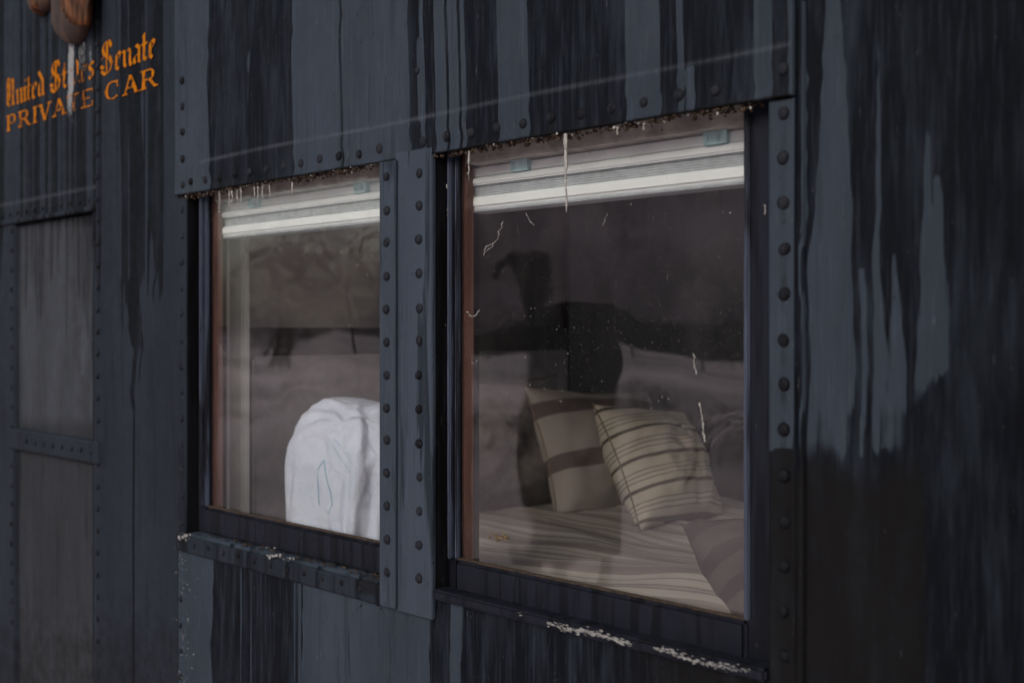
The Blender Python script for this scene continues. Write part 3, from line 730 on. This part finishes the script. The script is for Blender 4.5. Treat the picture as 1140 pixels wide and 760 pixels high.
def cushion(name, size, th, loc, h, lean, roll, mat, label, cat='cushion', group=None, seam=True, wr=.012, seed=0, label_seam=None):
    "square cushion standing on edge; local X along the width, local Z up, local Y the thickness"
    bm = bmesh.new(); n = 40; fr, bk = {}, {}; PN = .10
    W_, H_ = size
    for i in range(n+1):
        for j in range(n+1):
            u, v = i/n*2-1, j/n*2-1
            pin = 1-PN*(1-v*v); pin2 = 1-PN*(1-u*u)
            X_ = u*W_/2*pin; Z_ = v*H_/2*pin2
            f_ = (max(0, (1-u*u)*(1-v*v)))**.5
            nz = mn.noise(Vector((u*1.6+seed, v*1.6, seed)))*.25+mn.noise(Vector((u*4+seed, v*4, 1)))*.12+(1-abs(mn.noise(Vector((u*2.2+v+seed, v*2.5, 4))))*3)*.05
            for dct, sg in ((fr, -1), (bk, 1)):
                if abs(u) == 1 or abs(v) == 1:
                    if sg == 1: dct[i, j] = fr[i, j]; continue
                dct[i, j] = bm.verts.new((X_, sg*th/2*f_*(1+nz), Z_))
            
    for d_, fl in ((fr, 0), (bk, 1)):
        for i in range(n):
            for j in range(n):
                q = [d_[i, j], d_[i+1, j], d_[i+1, j+1], d_[i, j+1]]
                bm.faces.new(q if not fl else q[::-1])
    o = obj(name, bm, mat, None, True)
    hx = Vector((h[0], h[1], 0)).normalized(); up = Vector((0, 0, 1)); nn = up.cross(hx)   # local Y
    m3 = Matrix((hx, nn, up)).transposed()
    rot = m3.to_4x4() @ Matrix.Rotation(lean, 4, 'X') @ Matrix.Rotation(roll, 4, 'Y')
    o.matrix_world = Matrix.Translation(loc) @ rot
    tag(o, label, cat, group)
    if seam:
        bm = bmesh.new(); pts = []
        for i in range(n+1): u = i/n*2-1; pts.append((u*W_/2, 0, -H_/2*(1-.07*(1-u*u))))
        us = [i/n*2-1 for i in range(n+1)]; q1 = [(u*W_/2, 0, -H_/2*(1-PN*(1-u*u))) for u in us]; q2 = [(W_/2*(1-PN*(1-u*u)), 0, u*H_/2) for u in us]
        for q in (q1, q2, [(-p[0], 0, -p[2]) for p in q1], [(-p[0], 0, -p[2]) for p in q2]): tube(bm, q, [.0022]*(n+1), 5)
        s_ = bpy.data.objects.new('seam', bpy.data.meshes.new('seam')); bm.to_mesh(s_.data); bm.free(); C.objects.link(s_); s_.data.materials.append(m_seam); s_.parent = o
    return o
m_seam = simple('dark_stitching', (.16, .12, .09), .9, .5, 200)
# fine-striped cushion, edge on to the window, leaning towards the head of the bed
cushion('striped_cushion', (.36, .34), .20, (-1.665, .99, BZ+.140), (-.04, 1.0), R(-30), R(6), m_c2, 'cream cushion with fine dark stripes and a stitched edge, in front of the broad-striped one', 'cushion', 'striped cushions on the bed', seed=3)
cushion('striped_cushion', (.48, .40), .20, (-1.93, 1.10, BZ+.140), (.12, 1.0), R(-26), R(4), m_c1, 'cream cushion with broad dark stripes, leaning behind the fine-striped one', 'cushion', 'striped cushions on the bed', seed=8)
cushion('grey_pillow', (.60, .40), .20, (-2.18, .90, BZ+.16), (.1, 1.0), R(-16), 0, m_grey, 'large plain grey pillow against the headboard seen at the left of the larger pane', 'pillow', seed=5, seam=False)
# folded throw close to the right-hand pane
m_thr = stripes('banded_grey_wool', (.085, .070, .070), (.045, .036, .037), 2, (.09, [(.5, .2, .9)]), 0)
cushion('folded_throw', (.40, .32), .20, (-.90, .37, BZ+.045), (.35, 1.0), R(-62), R(20), m_thr, 'crumpled grey-brown throw at the lower right of the larger pane', 'throw', seed=21, seam=False)

# white pillow under a draped sheet in the left window
m_sheet, t, b = M('white_cotton'); k = N(t); P = k.obj()
t.links.new(k.mix(k.noise(P, 12, 3), (.56, .64, .78), (.64, .70, .82)), b.inputs['Base Color']); b.inputs['Roughness'].default_value = .9; b.inputs['Specular IOR Level'].default_value = .1
k.bump(k.math('ADD', k.noise(P, 45, 5, .6, .9), k.math('MULTIPLY', k.noise(P, 9, 3, .5, 1.2), 1.2)), .55, .010, b)
bm = bmesh.new(); bmesh.ops.create_icosphere(bm, subdivisions=6, radius=1)
hc = Vector((-2.075, .34, BZ+.01))
for v in bm.verts:
    p = v.co.copy()
    sx = lambda a, e_: math.copysign(abs(a)**e_, a)
    q = Vector((sx(p.x, .62)*.16, sx(p.y, .62)*.125, sx(p.z, .48)*.305 if p.z > 0 else p.z*.03))
    ang = math.atan2(p.y, p.x)
    fold = .05*mn.noise(Vector((math.cos(ang)*2.4, math.sin(ang)*2.4, p.z*.7)))+.05*mn.noise(Vector((math.cos(ang)*5, math.sin(ang)*5, p.z*1.6+4)))
    low = 1-max(p.z, 0); q.x *= 1+fold*1.5+.10*low; q.y *= 1+fold*1.5+.10*low
    q.x *= 1.06-.42*max(0, .38-max(p.z, 0))
    q.z *= 1+.05*mn.noise(p*2.2)
    rd_ = 1-abs(mn.noise(p*3.1+Vector((3, 1, 7))))*2.4; r2 = 1-abs(mn.noise(p*6.5+Vector((9, 4, 1))))*2.4
    q += p.normalized()*(.0075*max(rd_, -.5)+.0028*max(r2, -.5)+.003*math.sin(9*(p.x*.8-p.z)+3*mn.noise(p*1.5)))
    # a deep fold running down the face turned to the glass
    fa_ = math.exp(-((ang+1.02)/.10)**2)*max(0, .75-max(p.z, 0)); q.x *= 1-.14*fa_; q.y *= 1-.14*fa_
    v.co = q+hc
sh = obj('draped_pillow', bm, m_sheet, None, True); tag(sh, 'white pillow under a rumpled sheet with pale blue piping', 'pillow')
m_pipe = simple('pale_blue_piping', (.22, .42, .55), .8, .2, 100)
# piping and seams follow the surface: shoot at it from the glass side
bpy.context.view_layer.update()
def on_sheet(px, py):
    a = (px-570)/F; d_ = Vector((-CP+SP*a, SP+CP*a, (YH-py)/F)).normalized()
    ok, loc, nr, _ = sh.ray_cast(Vector((0, -D, ZC)), d_)
    return (loc+nr*.0006) if ok else None
for pl, mt, rd, nm in (([(361, 512), (355, 520), (354, 535), (355, 550), (356, 562)], m_pipe, .0012, 'piping'), ([(361, 512), (363, 530), (368, 548), (370, 560), (366, 572)], m_pipe, .0012, 'piping'),
                   ([(368, 492), (378, 508), (390, 525), (404, 542), (414, 552)], m_seam2 if 'm_seam2' in globals() else m_pipe, .0006, 'seam'), ([(372, 488), (384, 504), (396, 521), (410, 538)], m_pipe, .0006, 'seam')):
    pts = [on_sheet(*p) for p in pl]; pts = [p for p in pts if p]
    if len(pts) > 2: bm = bmesh.new(); tube(bm, pts, [rd]*len(pts), 5); obj(nm, bm, mt, sh)

# ------------------------------------------------------------------ crust, flakes, cobwebs
def chip(bm, c, r, th=.0005, nrm='y', n=6, sq=1.0):
    a0 = random.random()*6; pts = []
    for i in range(n): a = a0+i*math.tau/n; q = r*random.uniform(.45, 1.1); pts.append((math.cos(a)*q, math.sin(a)*q*sq))
    f = [bm.verts.new((c[0]+p[0], c[1]-th*random.uniform(.6, 2), c[2]+p[1])) for p in pts]; g_ = [bm.verts.new((c[0]+p[0], c[1], c[2]+p[1])) for p in pts]
    bm.faces.new(f)
    for i in range(n): bm.faces.new((f[i], g_[i], g_[(i+1) % n], f[(i+1) % n]))
bm = bmesh.new(); bw = bmesh.new()
def lump(b_, c, r):
    rr = bmesh.ops.create_icosphere(b_, subdivisions=1, radius=r)
    for v in rr['verts']: v.co = Vector((v.co.x*random.uniform(.5, 1.5), v.co.y*random.uniform(.5, 1.3), v.co.z*random.uniform(.4, 1.2)))+Vector(c)
for _ in range(1100):
    x = random.uniform(x_hl+.02, x_ro-.01)
    if x_ml < x < x_mr: continue
    dens = mn.noise(Vector((x*9, 0, 5)))*.5+.5
    if random.random() > dens*1.3: continue
    lump(bm, (x, random.uniform(-.008, .010), z_h-abs(random.gauss(0, .0045))), random.uniform(.0012, .0042))
for _ in range(70):
    x = random.uniform(x_hl+.02, x_ro-.01)
    if x_ml < x < x_mr: continue
    lump(bw, (x, random.uniform(-.011, .004), z_h-abs(random.gauss(0, .004))), random.uniform(.0010, .0030))
for i in range(220):                             # rusty lower edge of the recess and the right jamb
    x = random.uniform(WX(215), x_ro); 
    if x_ml-.01 < x < x_mr: continue
    lump(bm, (x, random.uniform(.0, .022), zb-.0165+abs(random.gauss(0, .0015))), random.uniform(.001, .003))
for i in range(260): lump(bm, (x_ro-.006+random.gauss(0, .002), random.uniform(.02, .029), random.uniform(zgb, z_h)), random.uniform(.0008, .0026))
bmesh.ops.recalc_face_normals(bm, faces=bm.faces)
o = obj('rust_crust', bm, m_rustflake, header); o['kind'] = 'stuff'
o = obj('pale_grit', bw, m_web, header); o['kind'] = 'stuff'
bm = bmesh.new()
def ck(px, py, r, n, sx, sy, d=0.0):
    for _ in range(n):
        x, z = W(px+random.gauss(0, sx), py+random.gauss(0, sy), d); chip(bm, (x, d-.0008, z), r*random.uniform(.3, 1.1), sq=random.uniform(.3, 1))
ck(207, 598, .006, 16, 4, 2, -.008); ck(306, 618, .006, 14, 6, 1.6, -.010); ck(322, 622, .004, 6, 3, 1.2, -.010); ck(299, 610, .003, 6, 5, 1, -.01)
for i in range(70): ck(random.gauss(205, 5), random.uniform(606, 760), .0026, 1, 1, 1, -.001)
# long flaking edge along the ledge under the right-hand sash
zl = zb-.012
for i in range(420):
    u = i/420; X_ = WX(585)+(WX(838)-WX(585))*u+random.gauss(0, .004)
    if mn.noise(Vector((X_*14, 2, 0))) < -.12: continue
    tk = .0040*(1-abs(u-.5))*random.uniform(.3, 1.3)
    chip(bm, (X_, -.0134, zl+random.gauss(0, .0024)-.002+.002*math.sin(u*21)), tk*1.3, sq=random.uniform(.15, .5))
o = obj('peeling_white_paint', bm, m_chip, car); o['kind'] = 'stuff'

def strand(name, px, py0, py1, d, r, label, group, lean=0.0, clump=0):
    bm = bmesh.new(); x, z0 = W(px, py0, d); z1 = W(px, py1, d)[1]; n = 10; pts, rd = [], []
    for i in range(n+1):
        u = i/n; pts.append((x+lean*u+random.gauss(0, .0006), d+random.gauss(0, .0005), z0+(z1-z0)*u)); rd.append(max(.0003, r*(1-.75*u)*random.uniform(.5, 1.3)))
    tube(bm, pts, rd, 6)
    for _ in range(clump): lump(bm, (x+lean*.5+random.gauss(0, .0015), d, z0+(z1-z0)*random.random()), r*random.uniform(.5, 1.3))
    o = obj(name, bm, m_web); tag(o, label, 'cobweb', group); return o
strand('cobweb_strand', 630, 149, 236, -.008, .0032, 'long pale crusted thread hanging over the blind in the right window', 'crusted threads hanging from the header')
strand('cobweb_strand', 522, 168, 201, -.006, .0018, 'short crusted thread at the upper left corner of the right window', 'crusted threads hanging from the header', clump=4)
gN = 'crusted threads hanging from the header'
for px, a, b_ in ((244, 213, 238), (255, 212, 236), (258, 212, 232), (264, 211, 231), (268, 210, 226), (283, 208, 226), (287, 208, 229), (292, 207, 225), (300, 206, 222), (325, 203, 216)):
    strand('cobweb_strand', px, a, b_, -.006, .0016, 'one of the short crusted threads hanging in a row over the left blind', gN, clump=3)
for px, a, b_ in ((687, 142, 150), (716, 137, 145)):
    strand('cobweb_strand', px, a, b_, -.006, .0018, 'tiny crusted stub under the header over the right half of the right window', gN, clump=3)
def squiggle(pp, r, label, d=.0385, group='cobweb scraps stuck on the glass'):
    bm = bmesh.new(); pts = []
    for a, b_ in zip(pp, pp[1:]):
        for i in range(5): u = i/5; x, z = W(a[0]+(b_[0]-a[0])*u+random.gauss(0, .5), a[1]+(b_[1]-a[1])*u+random.gauss(0, .5), d); pts.append((x, d+random.gauss(0, .0008), z))
    tube(bm, pts, [r*random.uniform(.1, .9) for _ in pts], 5)
    for p in random.sample(pts, max(1, len(pts)//4)): lump(bm, p, r*1.0)
    o = obj('cobweb_scrap', bm, m_web); tag(o, label, 'cobweb', group)
squiggle([(560, 246), (557, 256), (553, 266), (548, 274), (540, 280), (537, 285)], .0010, 'curling cobweb scrap high at the left of the right pane')
squiggle([(546, 272), (540, 275), (538, 283)], .0012, 'small cobweb curl beside the long scrap on the right pane')
squiggle([(586, 238), (590, 246), (595, 252)], .0010, 'small cobweb tuft below the blind on the right pane')
squiggle([(676, 238), (673, 246), (671, 252)], .0008, 'faint cobweb fleck under the middle of the right blind')
squiggle([(520, 346), (525, 353), (531, 350), (534, 343)], .0012, 'hooked cobweb scrap by the left edge of the right pane')
squiggle([(772, 395), (773, 408), (775, 418)], .0013, 'upper pale dropping streak on the right pane')
squiggle([(778, 448), (781, 462), (783, 478), (784, 494)], .0018, 'lower pale dropping streak on the right pane')
squiggle([(495, 362), (494, 372), (496, 380)], .0010, 'web shred on the left stile of the right window', .024)
squiggle([(498, 205), (499, 225), (498, 245)], .0022, 'flaking pale putty shred high on the left stile of the right window', .024)
squiggle([(852, 228), (852, 240)], .0016, 'pale shred on the right stile', .024)
# dead leaf on the pane
bm = bmesh.new()
for _ in range(7):
    x, z = W(556+random.gauss(0, 5), 598+random.gauss(0, 1.8), .037); lump(bm, (x, .037, z), random.uniform(.002, .0042))
tube(bm, [(*W(546, 594, .037)[:1], .037, W(546, 594, .037)[1]), (W(556, 598, .037)[0], .036, W(556, 598, .037)[1]), (W(567, 601, .037)[0], .037, W(567, 601, .037)[1])], [.0008, .0016, .0007], 5)
tag(obj('dead_moth', bm, m_leaf), 'small dried brown moth stuck low on the right pane', 'moth')
